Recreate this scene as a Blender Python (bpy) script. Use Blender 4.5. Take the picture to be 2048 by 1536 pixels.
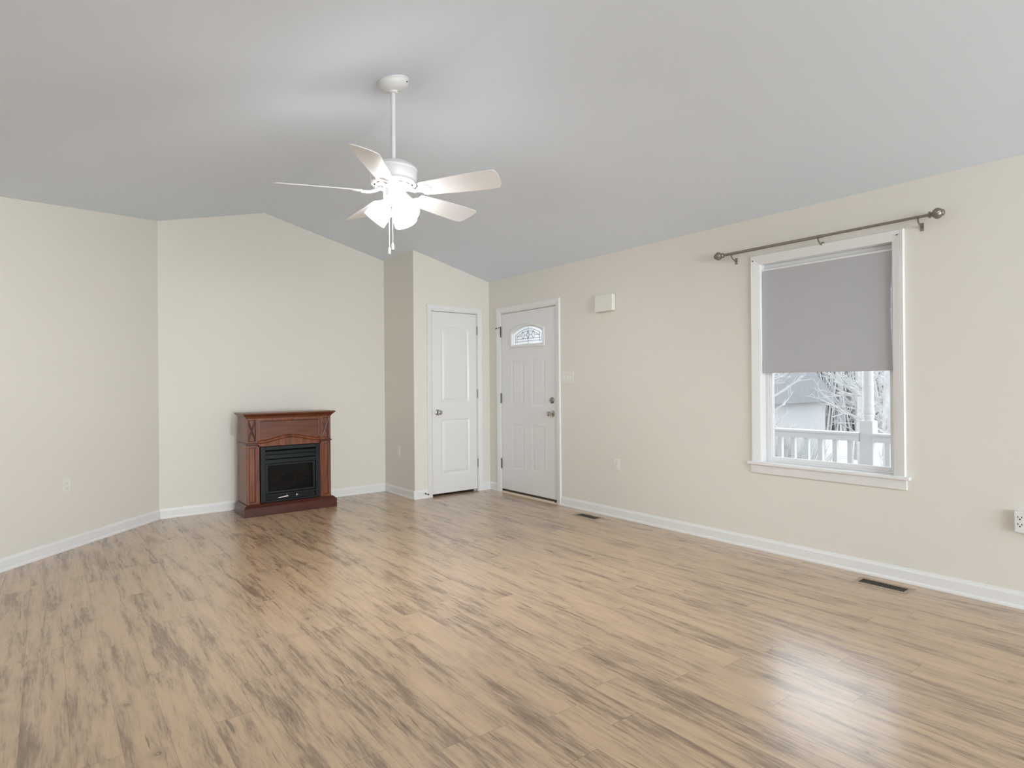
import bpy, bmesh, math, random
from mathutils import Vector, Matrix
for o in list(bpy.data.objects): bpy.data.objects.remove(o)
C = bpy.context.scene.collection
random.seed(7)
PI = math.pi

# ---------------------------------------------------------------- camera
YAW, PITCH, ROLL, CAMZ = math.radians(37.91), math.radians(0.092), math.radians(-0.467), 1.2271
fw = Vector((math.sin(YAW)*math.cos(PITCH), math.cos(YAW)*math.cos(PITCH), math.sin(PITCH)))
rt = Vector((math.cos(YAW), -math.sin(YAW), 0)); up = rt.cross(fw)
r2 = rt*math.cos(ROLL)+up*math.sin(ROLL); u2 = up*math.cos(ROLL)-rt*math.sin(ROLL)
cd = bpy.data.cameras.new('camera'); cam = bpy.data.objects.new('camera', cd); C.objects.link(cam)
cd.sensor_fit = 'HORIZONTAL'; cd.sensor_width = 36; cd.lens = 36*1199.23/2048; cd.clip_start = 0.02; cd.clip_end = 300
cam.matrix_world = Matrix(((r2.x, u2.x, -fw.x, 0), (r2.y, u2.y, -fw.y, 0), (r2.z, u2.z, -fw.z, CAMZ), (0, 0, 0, 1)))
bpy.context.scene.camera = cam

# ---------------------------------------------------------------- sky, added fill lamp, exposure
W = bpy.data.worlds.new('overcast_sky'); bpy.context.scene.world = W; W.use_nodes = True
W.node_tree.nodes['Background'].inputs[0].default_value = (0.86, 0.93, 1.0, 1)
W.node_tree.nodes['Background'].inputs[1].default_value = 3.6
vs = bpy.context.scene.view_settings
vs.view_transform = 'Standard'; vs.look = 'None'; vs.gamma = 1; vs.use_curve_mapping = False; vs.exposure = 0.0

def area(name, loc, rot, sx, sy, power, col=(1, 1, 1)):
    d = bpy.data.lights.new(name, 'AREA'); d.shape = 'RECTANGLE'; d.size = sx; d.size_y = sy; d.energy = power; d.color = col
    o = bpy.data.objects.new(name, d); C.objects.link(o); o.location = loc; o.rotation_euler = rot
    return o
# added area lamp standing in for daylight through the unseen rear opening
area('daylight_rear', (1.2, -5.55, 1.25), (PI/2, 0, 0), 4.4, 2.2, 320, (0.89, 0.955, 1.0))

# ---------------------------------------------------------------- room measures
XR, YB, YC, XC, XP, ZP, XD = 4.14, 6.455, 5.7475, 3.137, 1.80, 3.026, 0.837
Z0 = 2.44
SR = (ZP-Z0)/(XR-XP); SL = 0.2466
DA = math.radians(227.26); DD = Vector((math.cos(DA), math.sin(DA), 0)); DN = Vector((-DD.y, DD.x, 0))
if DN.x < 0: DN = -DN
XL = XP-(ZP-Z0)/SL; SLEN = (XD-XL)/-DD.x; YL = YB+DD.y*SLEN       # end of the angled wall
def ceil_z(x): return ZP-SR*(x-XP) if x > XP else max(Z0, ZP-SL*(XP-x))

# ---------------------------------------------------------------- materials
def newmat(name):
    m = bpy.data.materials.new(name); m.use_nodes = True
    return m, m.node_tree.nodes, m.node_tree.links, m.node_tree.nodes['Principled BSDF']
def pbr(name, col, rough=0.5, metal=0.0, noise=0.0, nscale=30, bump=0.0, coat=0.0, spec=0.5):
    m, N, L, b = newmat(name)
    b.inputs['Base Color'].default_value = (*col, 1); b.inputs['Roughness'].default_value = rough
    b.inputs['Metallic'].default_value = metal; b.inputs['Coat Weight'].default_value = coat
    b.inputs['Specular IOR Level'].default_value = spec
    tc = N.new('ShaderNodeTexCoord'); n = N.new('ShaderNodeTexNoise'); n.inputs['Scale'].default_value = nscale
    n.inputs['Detail'].default_value = 4; L.new(tc.outputs['Object'], n.inputs['Vector'])
    if noise:
        mx = N.new('ShaderNodeMix'); mx.data_type = 'RGBA'
        mx.inputs['A'].default_value = tuple(c*(1-noise) for c in col)+(1,)
        mx.inputs['B'].default_value = tuple(min(1, c*(1+noise)) for c in col)+(1,)
        L.new(n.outputs['Fac'], mx.inputs['Factor']); L.new(mx.outputs['Result'], b.inputs['Base Color'])
    if bump:
        bp = N.new('ShaderNodeBump'); bp.inputs['Strength'].default_value = bump; bp.inputs['Distance'].default_value = 0.002
        L.new(n.outputs['Fac'], bp.inputs['Height']); L.new(bp.outputs['Normal'], b.inputs['Normal'])
    return m
M = {}
M['wall'] = pbr('cream_wall_paint', (0.82, 0.79, 0.715), 0.55, noise=0.01, nscale=3, bump=0.05)
M['ceiling'] = pbr('ceiling_paint', (0.81, 0.88, 0.97), 0.8, noise=0.01, nscale=3)
M['trim'] = pbr('white_gloss_trim', (0.86, 0.86, 0.85), 0.35, noise=0.01, nscale=5)
M['door'] = pbr('white_door_paint', (0.85, 0.85, 0.845), 0.27, noise=0.01, nscale=5)
M['fan'] = pbr('white_fan_enamel', (0.84, 0.84, 0.84), 0.35, noise=0.01)
M['vinyl'] = pbr('white_vinyl', (0.88, 0.88, 0.88), 0.3, noise=0.01)
M['shade'] = pbr('grey_shade_fabric', (0.52, 0.52, 0.54), 0.85, noise=0.03, nscale=400, bump=0.1)
M['plate'] = pbr('almond_plastic', (0.86, 0.84, 0.78), 0.35, noise=0.01)
M['whiteplastic'] = pbr('white_plastic', (0.85, 0.84, 0.82), 0.4, noise=0.01)
M['slot'] = pbr('dark_slot', (0.05, 0.045, 0.04), 0.6, noise=0.05)
M['faintslot'] = pbr('shaded_plastic_slot', (0.42, 0.40, 0.35), 0.5, noise=0.02)
M['nickel'] = pbr('satin_nickel', (0.56, 0.54, 0.51), 0.22, 1.0, noise=0.03)
M['oldnickel'] = pbr('dull_nickel', (0.30, 0.29, 0.26), 0.35, 1.0, noise=0.05)
M['bronze'] = pbr('dark_bronze_hinge', (0.09, 0.08, 0.065), 0.4, 0.8, noise=0.1)
M['pewter'] = pbr('antique_pewter', (0.30, 0.275, 0.235), 0.38, 0.85, noise=0.12, nscale=60)
M['rubber'] = pbr('brown_rubber_sweep', (0.06, 0.04, 0.03), 0.6, noise=0.1)
M['threshold'] = pbr('pale_oak_threshold', (0.72, 0.60, 0.46), 0.5, noise=0.06, nscale=40)
M['register'] = pbr('tan_metal_register', (0.42, 0.32, 0.22), 0.4, 0.3, noise=0.05)
M['ductdark'] = pbr('dark_duct', (0.012, 0.008, 0.006), 0.9, noise=0.1)
M['black'] = pbr('black_steel', (0.009, 0.012, 0.014), 0.42, 0.0, noise=0.1, nscale=50, spec=0.25)
M['blackdeep'] = pbr('black_firebox_lining', (0.008, 0.008, 0.009), 0.8, noise=0.1)
M['log'] = pbr('grey_ceramic_log', (0.10, 0.085, 0.08), 0.9, noise=0.5, nscale=18, bump=0.8)
M['paintwhite_out'] = pbr('white_porch_paint', (0.66, 0.66, 0.68), 0.5, noise=0.02)
M['deck'] = pbr('porch_deck_board', (0.30, 0.30, 0.30), 0.7, noise=0.05)
M['ground'] = pbr('pale_winter_grass', (0.48, 0.48, 0.46), 0.95, noise=0.25, nscale=1.5)
M['bark'] = pbr('pale_grey_bark', (0.38, 0.375, 0.37), 0.9, noise=0.3, nscale=10)
M['bush'] = pbr('brush_leaves', (0.36, 0.36, 0.34), 0.9, noise=0.4, nscale=6)
M['siding'] = pbr('pale_house_siding', (0.42, 0.42, 0.42), 0.8, noise=0.03)
M['roof'] = pbr('grey_shingle_roof', (0.24, 0.24, 0.25), 0.9, noise=0.15, nscale=4)
M['darkglass'] = pbr('dark_window_pane', (0.12, 0.12, 0.13), 0.1, noise=0.05)
M['lead'] = pbr('grey_lead_came', (0.16, 0.17, 0.2), 0.4, 0.6, noise=0.05)

def thin_glass(name, tint=(1, 1, 1), frost=0.0):
    m, N, L, b = newmat(name); N.remove(b)
    out = N['Material Output']
    tr = N.new('ShaderNodeBsdfTransparent'); tr.inputs[0].default_value = (*tint, 1)
    gl = N.new('ShaderNodeBsdfGlossy'); gl.inputs['Roughness'].default_value = 0.02
    fr = N.new('ShaderNodeFresnel'); fr.inputs[0].default_value = 1.3
    mx = N.new('ShaderNodeMixShader'); L.new(fr.outputs[0], mx.inputs[0])
    if frost:
        tl = N.new('ShaderNodeBsdfTranslucent'); tl.inputs[0].default_value = (1, 1, 1, 1)
        m2 = N.new('ShaderNodeMixShader'); m2.inputs[0].default_value = frost
        L.new(tr.outputs[0], m2.inputs[1]); L.new(tl.outputs[0], m2.inputs[2]); L.new(m2.outputs[0], mx.inputs[1])
    else: L.new(tr.outputs[0], mx.inputs[1])
    L.new(gl.outputs[0], mx.inputs[2]); L.new(mx.outputs[0], out.inputs['Surface'])
    return m
M['glass'] = thin_glass('window_glass')
M['litglass'] = thin_glass('textured_door_glass', (1.0, 1.0, 1.0), 0.85)
M['fireglass'] = thin_glass('smoked_fire_glass', (0.45, 0.45, 0.47))

def lampmat(name, strength):
    m, N, L, b = newmat(name)
    b.inputs['Base Color'].default_value = (0.9, 0.88, 0.84, 1); b.inputs['Roughness'].default_value = 0.4
    b.inputs['Emission Color'].default_value = (0.98, 0.985, 1.0, 1); b.inputs['Emission Strength'].default_value = strength
    return m
M['lampshade'] = lampmat('lit_frosted_glass_shade', 17.0); M['bulb'] = lampmat('lit_bulb_glass', 1500.0)

def woodmat(name, dark, light, rough=0.28, axis='Z'):
    m, N, L, b = newmat(name)
    tc = N.new('ShaderNodeTexCoord'); mp = N.new('ShaderNodeMapping')
    mp.inputs['Scale'].default_value = (28, 28, 2.2) if axis == 'Z' else (2.2, 28, 28)
    L.new(tc.outputs['Object'], mp.inputs['Vector'])
    n = N.new('ShaderNodeTexNoise'); n.inputs['Scale'].default_value = 1.5; n.inputs['Detail'].default_value = 6; n.inputs['Distortion'].default_value = 0.6
    L.new(mp.outputs[0], n.inputs['Vector'])
    cr = N.new('ShaderNodeValToRGB'); cr.color_ramp.elements[0].position = 0.3; cr.color_ramp.elements[1].position = 0.72
    cr.color_ramp.elements[0].color = (*dark, 1); cr.color_ramp.elements[1].color = (*light, 1)
    L.new(n.outputs['Fac'], cr.inputs[0]); L.new(cr.outputs[0], b.inputs['Base Color'])
    b.inputs['Roughness'].default_value = rough; b.inputs['Coat Weight'].default_value = 0.08; b.inputs['Coat Roughness'].default_value = 0.3; b.inputs['Specular IOR Level'].default_value = 0.4
    return m
M['cherry'] = woodmat('cherry_wood_stain', (0.095, 0.026, 0.010), (0.27, 0.078, 0.028))
M['cherryh'] = woodmat('cherry_wood_stain_horizontal', (0.085, 0.024, 0.010), (0.20, 0.055, 0.022), axis='X')
M['cherrydark'] = woodmat('dark_cherry_base', (0.050, 0.012, 0.007), (0.095, 0.024, 0.013), axis='X')

def floormat():
    m, N, L, b = newmat('wood_look_plank_floor')
    def nd(t, **k):
        n = N.new(t)
        for a, v in k.items(): setattr(n, a, v)
        return n
    def math_(op, a, c=None, clamp=False):
        n = nd('ShaderNodeMath', operation=op); n.use_clamp = clamp
        for i, s in enumerate((a, c)):
            if s is None: continue
            if isinstance(s, (int, float)): n.inputs[i].default_value = s
            else: L.new(s, n.inputs[i])
        return n.outputs[0]
    def vec(x, y, z):
        n = nd('ShaderNodeCombineXYZ')
        for i, s in enumerate((x, y, z)):
            if isinstance(s, (int, float)): n.inputs[i].default_value = s
            else: L.new(s, n.inputs[i])
        return n.outputs[0]
    def noise(v, scale, det=4, rough=0.55, dist=0.0):
        n = nd('ShaderNodeTexNoise'); n.inputs['Scale'].default_value = scale; n.inputs['Detail'].default_value = det
        n.inputs['Roughness'].default_value = rough; n.inputs['Distortion'].default_value = dist
        L.new(v, n.inputs['Vector']); return n.outputs['Fac']
    def maprange(v, a, c, d=0.0, e=1.0):
        n = nd('ShaderNodeMapRange'); n.inputs[1].default_value = a; n.inputs[2].default_value = c
        n.inputs[3].default_value = d; n.inputs[4].default_value = e; L.new(v, n.inputs[0]); return n.outputs[0]
    tc = nd('ShaderNodeTexCoord'); sp = nd('ShaderNodeSeparateXYZ'); L.new(tc.outputs['Object'], sp.inputs[0])
    x, y = sp.outputs[0], sp.outputs[1]
    WD, LN = 0.14, 1.22
    u = math_('DIVIDE', math_('ADD', x, 0.079), WD); row = math_('FLOOR', u); fu = math_('FRACT', u)
    wn = nd('ShaderNodeTexWhiteNoise', noise_dimensions='1D'); L.new(row, wn.inputs['W'])
    v = math_('ADD', math_('DIVIDE', y, LN), math_('MULTIPLY', wn.outputs['Value'], 7.0))
    col = math_('FLOOR', v); fv = math_('FRACT', v)
    w2 = nd('ShaderNodeTexWhiteNoise', noise_dimensions='2D'); L.new(vec(row, col, 0), w2.inputs['Vector'])
    pid = w2.outputs['Value']; pz = math_('MULTIPLY', pid, 40.0)
    wob = noise(vec(math_('MULTIPLY', x, 14.0), math_('MULTIPLY', y, 5.0), pz), 1.0, 3, 0.6)
    xw = math_('ADD', x, math_('MULTIPLY', math_('SUBTRACT', wob, 0.5), 0.030))
    blot = noise(vec(math_('MULTIPLY', xw, 15.0), math_('MULTIPLY', y, 1.7), pz), 1.0, 5, 0.62, 0.3)
    streak = noise(vec(math_('MULTIPLY', xw, 62.0), math_('MULTIPLY', y, 4.0), pz), 1.0, 4, 0.62, 0.2)
    fine = noise(vec(math_('MULTIPLY', x, 150.0), math_('MULTIPLY', y, 17.0), pz), 1.0, 3, 0.6)
    grain = noise(vec(math_('MULTIPLY', x, 260.0), math_('MULTIPLY', y, 12.0), pz), 1.0, 2, 0.6)
    t = math_('ADD', math_('MULTIPLY', blot, 0.52), math_('ADD', math_('MULTIPLY', streak, 0.31), math_('MULTIPLY', fine, 0.17)))
    t = math_('ADD', t, math_('MULTIPLY', math_('SUBTRACT', pid, 0.5), 0.05))
    t = math_('ADD', t, math_('MULTIPLY', math_('SUBTRACT', grain, 0.5), 0.06))
    cr = nd('ShaderNodeValToRGB'); e = cr.color_ramp.elements
    e[0].position = 0.36; e[0].color = (0.235, 0.152, 0.096, 1)
    e[1].position = 0.63; e[1].color = (0.62, 0.43, 0.262, 1)
    k = e.new(0.435); k.color = (0.335, 0.225, 0.143, 1)
    k = e.new(0.475); k.color = (0.465, 0.328, 0.208, 1)
    k = e.new(0.53); k.color = (0.555, 0.388, 0.242, 1)
    L.new(t, cr.inputs[0])
    # fine dark checks along the grain
    chk = noise(vec(math_('MULTIPLY', xw, 70.0), math_('MULTIPLY', y, 3.2), math_('ADD', pz, 9.0)), 1.0, 1, 0.5)
    gate = noise(vec(math_('MULTIPLY', x, 7.0), math_('MULTIPLY', y, 3.0), math_('ADD', pz, 3.0)), 1.0, 2, 0.5)
    chm = math_('MULTIPLY', maprange(chk, 0.30, 0.25), maprange(gate, 0.46, 0.52))
    # knots
    vo = nd('ShaderNodeTexVoronoi'); vo.inputs['Scale'].default_value = 1.0
    L.new(vec(math_('MULTIPLY', x, 4.6), math_('MULTIPLY', y, 4.0), 0.0), vo.inputs['Vector'])
    kn = maprange(math_('ABSOLUTE', math_('SUBTRACT', vo.outputs['Distance'], 0.035)), 0.02, 0.006)
    kr = math_('MULTIPLY', maprange(vo.outputs['Distance'], 0.20, 0.05), 0.22)
    dk = math_('ADD', math_('MULTIPLY', chm, 0.6), math_('ADD', math_('MULTIPLY', kn, 0.40), kr), True)
    eu = math_('MINIMUM', fu, math_('SUBTRACT', 1.0, fu)); ev = math_('MINIMUM', fv, math_('SUBTRACT', 1.0, fv))
    seam = math_('MAXIMUM', maprange(eu, 0.010, 0.004), maprange(ev, 0.0018, 0.0007))
    dk = math_('MAXIMUM', dk, math_('MULTIPLY', seam, 0.38))
    mx = nd('ShaderNodeMix', data_type='RGBA'); L.new(dk, mx.inputs['Factor']); L.new(cr.outputs[0], mx.inputs['A'])
    mx.inputs['B'].default_value = (0.10, 0.062, 0.04, 1); L.new(mx.outputs['Result'], b.inputs['Base Color'])
    b.inputs['Roughness'].default_value = 0.26
    bp = nd('ShaderNodeBump'); bp.inputs['Strength'].default_value = 0.12; bp.inputs['Distance'].default_value = 0.0006
    L.new(math_('SUBTRACT', 1.0, seam), bp.inputs['Height']); L.new(bp.outputs['Normal'], b.inputs['Normal'])
    b.inputs['Specular IOR Level'].default_value = 1.0; b.inputs['Coat Weight'].default_value = 0.25; b.inputs['Coat Roughness'].default_value = 0.2
    return m
M['floor'] = floormat()

# ---------------------------------------------------------------- mesh helpers
class MB:
    def __init__(s): s.bm = bmesh.new()
    def quadbox(s, P):                                   # 8 points: bottom 4 then top 4
        v = [s.bm.verts.new(p) for p in P]
        for f in ((3, 2, 1, 0), (4, 5, 6, 7), (0, 1, 5, 4), (1, 2, 6, 5), (2, 3, 7, 6), (3, 0, 4, 7)):
            s.bm.faces.new([v[i] for i in f])
        return s
    def box(s, x0, x1, y0, y1, z0, z1):
        x0, x1 = sorted((x0, x1)); y0, y1 = sorted((y0, y1)); z0, z1 = sorted((z0, z1))
        return s.quadbox([(x0, y0, z0), (x1, y0, z0), (x1, y1, z0), (x0, y1, z0), (x0, y0, z1), (x1, y0, z1), (x1, y1, z1), (x0, y1, z1)])
    def prism(s, poly, fn, a, b):                        # poly 2D, fn(u,v,w)->xyz
        A = [s.bm.verts.new(fn(u, v, a)) for u, v in poly]; B = [s.bm.verts.new(fn(u, v, b)) for u, v in poly]
        n = len(poly); s.bm.faces.new(A); s.bm.faces.new(B[::-1])
        for i in range(n): s.bm.faces.new((A[i], B[i], B[(i+1) % n], A[(i+1) % n]))
        return s
    def lathe(s, prof, o=(0, 0, 0), d=(0, 0, 1), seg=28, flute=0, famp=0.0, twist=0.0, caps=True):
        d = Vector(d).normalized(); a = d.orthogonal().normalized(); c = d.cross(a); o = Vector(o); rings = []
        for k, (r, z) in enumerate(prof):
            if r < 1e-6: rings.append([s.bm.verts.new(o+d*z)]); continue
            R = []
            for i in range(seg):
                t = 2*PI*i/seg; rr = r*(1+famp*math.cos(flute*(t+twist*z))) if flute else r
                R.append(s.bm.verts.new(o+d*z+(a*math.cos(t)+c*math.sin(t))*rr))
            rings.append(R)
        for A, B in zip(rings, rings[1:]):
            if len(A) == 1 and len(B) == 1: continue
            for i in range(seg):
                j = (i+1) % seg
                if len(A) == 1: s.bm.faces.new((A[0], B[i], B[j]))
                elif len(B) == 1: s.bm.faces.new((A[i], B[0], A[j]))
                else: s.bm.faces.new((A[i], B[i], B[j], A[j]))
        if caps:
            for R in (rings[0], rings[-1]):
                if len(R) > 1: s.bm.faces.new(R)
        return s
    def cyl(s, p0, p1, r0, r1=None, seg=16):
        p0 = Vector(p0); p1 = Vector(p1); r1 = r0 if r1 is None else r1
        return s.lathe([(r0, 0), (r1, (p1-p0).length)], p0, p1-p0, seg)
    def tube(s, pts, r, seg=8):
        pts = [Vector(p) for p in pts]; rs = r if isinstance(r, (list, tuple)) else [r]*len(pts)
        rings = []; a = None
        for i, p in enumerate(pts):
            d = (pts[min(i+1, len(pts)-1)]-pts[max(i-1, 0)]).normalized()
            a = d.orthogonal().normalized() if a is None else (a-d*a.dot(d)).normalized()
            c = d.cross(a)
            rings.append([s.bm.verts.new(p+(a*math.cos(2*PI*k/seg)+c*math.sin(2*PI*k/seg))*rs[i]) for k in range(seg)])
        for A, B in zip(rings, rings[1:]):
            for k in range(seg): s.bm.faces.new((A[k], B[k], B[(k+1) % seg], A[(k+1) % seg]))
        s.bm.faces.new(rings[0]); s.bm.faces.new(rings[-1])
        return s
    def build(s, name, mat, parent=None, local=False, bevel=0, smooth=False, seg=2):
        bmesh.ops.recalc_face_normals(s.bm, faces=s.bm.faces)
        if parent is not None and not local:
            l = parent.location if parent.parent is None else parent.matrix_world.translation
            root = parent; l = Vector((0, 0, 0))
            while root is not None: l = l+root.location; root = root.parent
            bmesh.ops.translate(s.bm, vec=-l, verts=s.bm.verts)
        me = bpy.data.meshes.new(name); s.bm.to_mesh(me); s.bm.free(); me.materials.append(M[mat])
        if smooth:
            for f in me.polygons: f.use_smooth = True
            me.set_sharp_from_angle(angle=math.radians(38))
        o = bpy.data.objects.new(name, me); C.objects.link(o); o.parent = parent
        if bevel:
            b = o.modifiers.new('bevel', 'BEVEL'); b.width = bevel; b.segments = seg; b.limit_method = 'ANGLE'; b.angle_limit = math.radians(40)
            if not smooth: pass
        return o
def empty(name, loc, rz=0):
    o = bpy.data.objects.new(name, None); C.objects.link(o); o.location = loc; o.rotation_euler = (0, 0, rz); o.empty_display_size = 0.05
    return o
def tag(o, label, cat, group=None):
    o['label'] = label; o['category'] = cat
    if group: o['group'] = group
    return o
def struct(o, label=None):
    o['kind'] = 'structure'
    if label: o['label'] = label
    return o
def copy_tree(o, parent=None):
    c = o.copy(); C.objects.link(c); c.parent = parent
    for ch in list(o.children): copy_tree(ch, c)
    return c
XZ = lambda u, v, w: (u, w, v)       # poly in x,z ; extruded along y
YZ = lambda u, v, w: (w, u, v)       # poly in y,z ; extruded along x
XY = lambda u, v, w: (u, v, w)

# ---------------------------------------------------------------- shell
T = 0.14
struct(MB().box(-3.2, XR+T, -5.6, YB+T+0.3, -0.12, 0).build('floor', 'floor'), 'wood look plank floor with planks running toward the back wall')
pts = [(-3.2, Z0), (XL, Z0), (XP, ZP), (XR+T, ZP-SR*(XR+T-XP))]
struct(MB().prism(pts+[(x, z+0.12) for x, z in pts[::-1]], XZ, -5.5, YB+T).build('ceiling', 'ceiling'), 'pale grey vaulted ceiling with a ridge')
WY0, WY1, WZ0, WZ1 = 1.469, 2.349, 0.646, 2.098           # window opening
EY0, EY1, EZ1 = 4.578, 5.517, 2.046                        # entry door opening
mb = MB()
mb.box(XR, XR+T, -5.45, WY0, 0, Z0); mb.box(XR, XR+T, WY0, WY1, 0, WZ0); mb.box(XR, XR+T, WY0, WY1, WZ1, Z0)
mb.box(XR, XR+T, WY1, EY0, 0, Z0); mb.box(XR, XR+T, EY0, EY1, EZ1, Z0); mb.box(XR, XR+T, EY1, YB+T, 0, Z0)
struct(mb.build('wall_right', 'wall'), 'cream wall holding the window and the front door')
struct(MB().prism([(XD-0.3, 0), (XR, 0), (XR, ceil_z(XR)), (XP, ZP), (XD-0.3, ceil_z(XD-0.3))], XZ, YB, YB+T).build('wall_back', 'wall'), 'cream gable wall behind the fireplace')
CX0, CX1, CZ1 = 3.357, 3.966, 2.056                        # closet door opening
mb = MB()
mb.prism([(XC, 0), (CX0, 0), (CX0, ceil_z(CX0)), (XC, ceil_z(XC))], XZ, YC, YC+0.11)
mb.prism([(CX0, CZ1), (CX1, CZ1), (CX1, ceil_z(CX1)), (CX0, ceil_z(CX0))], XZ, YC, YC+0.11)
mb.prism([(CX1, 0), (XR, 0), (XR, ceil_z(XR)), (CX1, ceil_z(CX1))], XZ, YC, YC+0.11)
struct(mb.build('wall_closet_front', 'wall'), 'cream closet wall around the narrow door')
struct(MB().prism([(XC, 0), (XC+0.11, 0), (XC+0.11, ceil_z(XC+0.11)), (XC, ceil_z(XC))], XZ, YC+0.11, YB).build('wall_closet_side', 'wall'), 'cream side return of the closet')
# angled wall on the left
A = Vector((XD, YB, 0)); B = Vector((XL, YL, 0)); OFF = -DN*T
mb = MB()
mb.quadbox([tuple(A), tuple(B), tuple(B+OFF), tuple(A+OFF), (A.x, A.y, ceil_z(A.x)), (B.x, B.y, Z0), (B.x+OFF.x, B.y+OFF.y, Z0), (A.x+OFF.x, A.y+OFF.y, ceil_z(A.x+OFF.x))])
struct(mb.build('wall_left', 'wall'), 'cream angled wall at the left')
struct(MB().box(-3.2, XL-0.001, YL, YL+T, 0, Z0).build('wall_hall', 'wall'))
# walls behind the camera, with glazed openings
mb = MB(); OX0, OX1, OZ1 = -1.0, 3.4, 2.3
zz = lambda x: ceil_z(x)
mb.box(-3.2, OX0, -5.45, -5.3, 0, Z0)
mb.prism([(OX1, 0), (XR, 0), (XR, zz(XR)), (OX1, zz(OX1))], XZ, -5.45, -5.3)
mb.prism([(OX0, OZ1), (OX1, OZ1), (OX1, zz(OX1)), (XP, ZP), (XL, Z0), (OX0, Z0)], XZ, -5.45, -5.3)
struct(mb.build('wall_rear', 'wall'))
mb = MB(); LY0, LY1 = -0.5, 3.7
mb.box(-3.2, -3.06, -5.3, YL, 0, Z0)
struct(mb.build('wall_side', 'wall'))
def glazed(name, horiz, a0, a1, c, z0, z1):
    w = empty(name, ((a0+a1)/2, c, 0) if horiz else (c, (a0+a1)/2, 0)); struct(w)
    mb = MB(); t = 0.05
    bars = [(a0, a0+t, z0, z1), (a1-t, a1, z0, z1), (a0, a1, z0, z0+t), (a0, a1, z1-t, z1), ((a0+a1)/2-t/2, (a0+a1)/2+t/2, z0, z1)]
    for p, q, r, s_ in bars:
        mb.box(p, q, c-0.03, c+0.03, r, s_) if horiz else mb.box(c-0.03, c+0.03, p, q, r, s_)
    mb.build('window_frame', 'trim', w)
    g = MB(); g.box(a0+t, a1-t, c-0.004, c+0.004, z0+t, z1-t) if horiz else g.box(c-0.004, c+0.004, a0+t, a1-t, z0+t, z1-t)
    g.build('pane', 'glass', w)
glazed('window_2', True, OX0, OX1, -5.375, 0.0, 2.3)

# ---------------------------------------------------------------- baseboards (flat board, eased top, shoe at the foot)
BASE = [(0, 0), (0.016, 0), (0.016, 0.010), (0.013, 0.018), (0.0105, 0.021), (0.0105, 0.072), (0.006, 0.084), (0.004, 0.092), (0, 0.092)]
def baseboard(name, p0, p1, n, ext0=0.0, ext1=0.0):
    p0 = Vector((*p0, 0)); p1 = Vector((*p1, 0)); d = (p1-p0).normalized(); n = Vector((*n, 0)); p0 = p0-d*ext0; p1 = p1+d*ext1
    L = (p1-p0).length
    fn = lambda u, v, w: tuple(p0+d*w+n*u+Vector((0, 0, v)))
    return struct(MB().prism(BASE, fn, 0, L).build(name, 'trim'))
baseboard('baseboard_right', (XR, -5.3), (XR, EY0-0.068), (-1, 0))
baseboard('baseboard_entry', (XR, EY1+0.068), (XR, YC), (-1, 0))
baseboard('baseboard_closet_front', (XC, YC), (CX0-0.060, YC), (0, -1), 0.016)
baseboard('baseboard_closet_corner', (CX1+0.060, YC), (XR, YC), (0, -1))
baseboard('baseboard_closet_side', (XC, YC), (XC, YB), (-1, 0), 0.010)
baseboard('baseboard_back', (XD, YB), (XC, YB), (0, -1))
baseboard('baseboard_left', (XD, YB), (XL, YL), (DN.x, DN.y), 0.0)
baseboard('baseboard_rear', (OX1, -5.3), (XR, -5.3), (0, 1))

# ---------------------------------------------------------------- panelled doors
def sd_box(x, y, cx, cy, hx, hy):
    dx = abs(x-cx)-hx; dy = abs(y-cy)-hy
    return math.hypot(max(dx, 0), max(dy, 0))+min(max(dx, dy), 0)
def panel_height(d, depth, wm):                           # d: signed distance, negative inside the panel
    t = -d
    if t <= 0: return 0.0
    if t < wm*0.45: return depth*(0.5-0.5*math.cos(PI*t/(wm*0.45)))
    if t < wm*0.7: return depth
    if t < wm*1.5: return depth*(1-0.8*(t-wm*0.7)/(wm*0.8))
    return depth*0.2
def relief(mb, w, h, hf, fn, step=0.0075, hole=None):
    nx = int(w/step); nz = int(h/step); V = {}
    for i in range(nx+1):
        for k in range(nz+1):
            a = w*i/nx; b = h*k/nz
            V[i, k] = mb.bm.verts.new(fn(a, b, hf(a, b)))
    for i in range(nx):
        for k in range(nz):
            a = w*(i+.5)/nx; b = h*(k+.5)/nz
            if hole and hole(a, b): continue
            mb.bm.faces.new((V[i, k], V[i+1, k], V[i+1, k+1], V[i, k+1]))
def casing(mb, fn, a0, a1, z1, w, rev=0.006):
    prof = [(0, 0.0), (0, 0.009), (0.004, 0.012), (w*0.5, 0.0135), (w*0.72, 0.017), (w-0.004, 0.018), (w, 0.014), (w, 0)]
    # two legs and a head with mitred corners; profile offset s from the opening edge, thickness t
    for side, e in ((-1, a0-rev), (1, a1+rev)):
        n = len(prof)
        A_ = [mb.bm.verts.new(fn(e+side*s, 0.0, t)) for s, t in prof]; B_ = [mb.bm.verts.new(fn(e+side*s, z1+rev+s, t)) for s, t in prof]
        for i in range(n-1): mb.bm.faces.new((A_[i], B_[i], B_[i+1], A_[i+1]))
        mb.bm.faces.new(A_); mb.bm.faces.new(B_)
    A_ = [mb.bm.verts.new(fn(a0-rev-s, z1+rev+s, t)) for s, t in prof]; B_ = [mb.bm.verts.new(fn(a1+rev+s, z1+rev+s, t)) for s, t in prof]
    for i in range(len(prof)-1): mb.bm.faces.new((A_[i], B_[i], B_[i+1], A_[i+1]))
    mb.bm.faces.new(A_); mb.bm.faces.new(B_)

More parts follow.
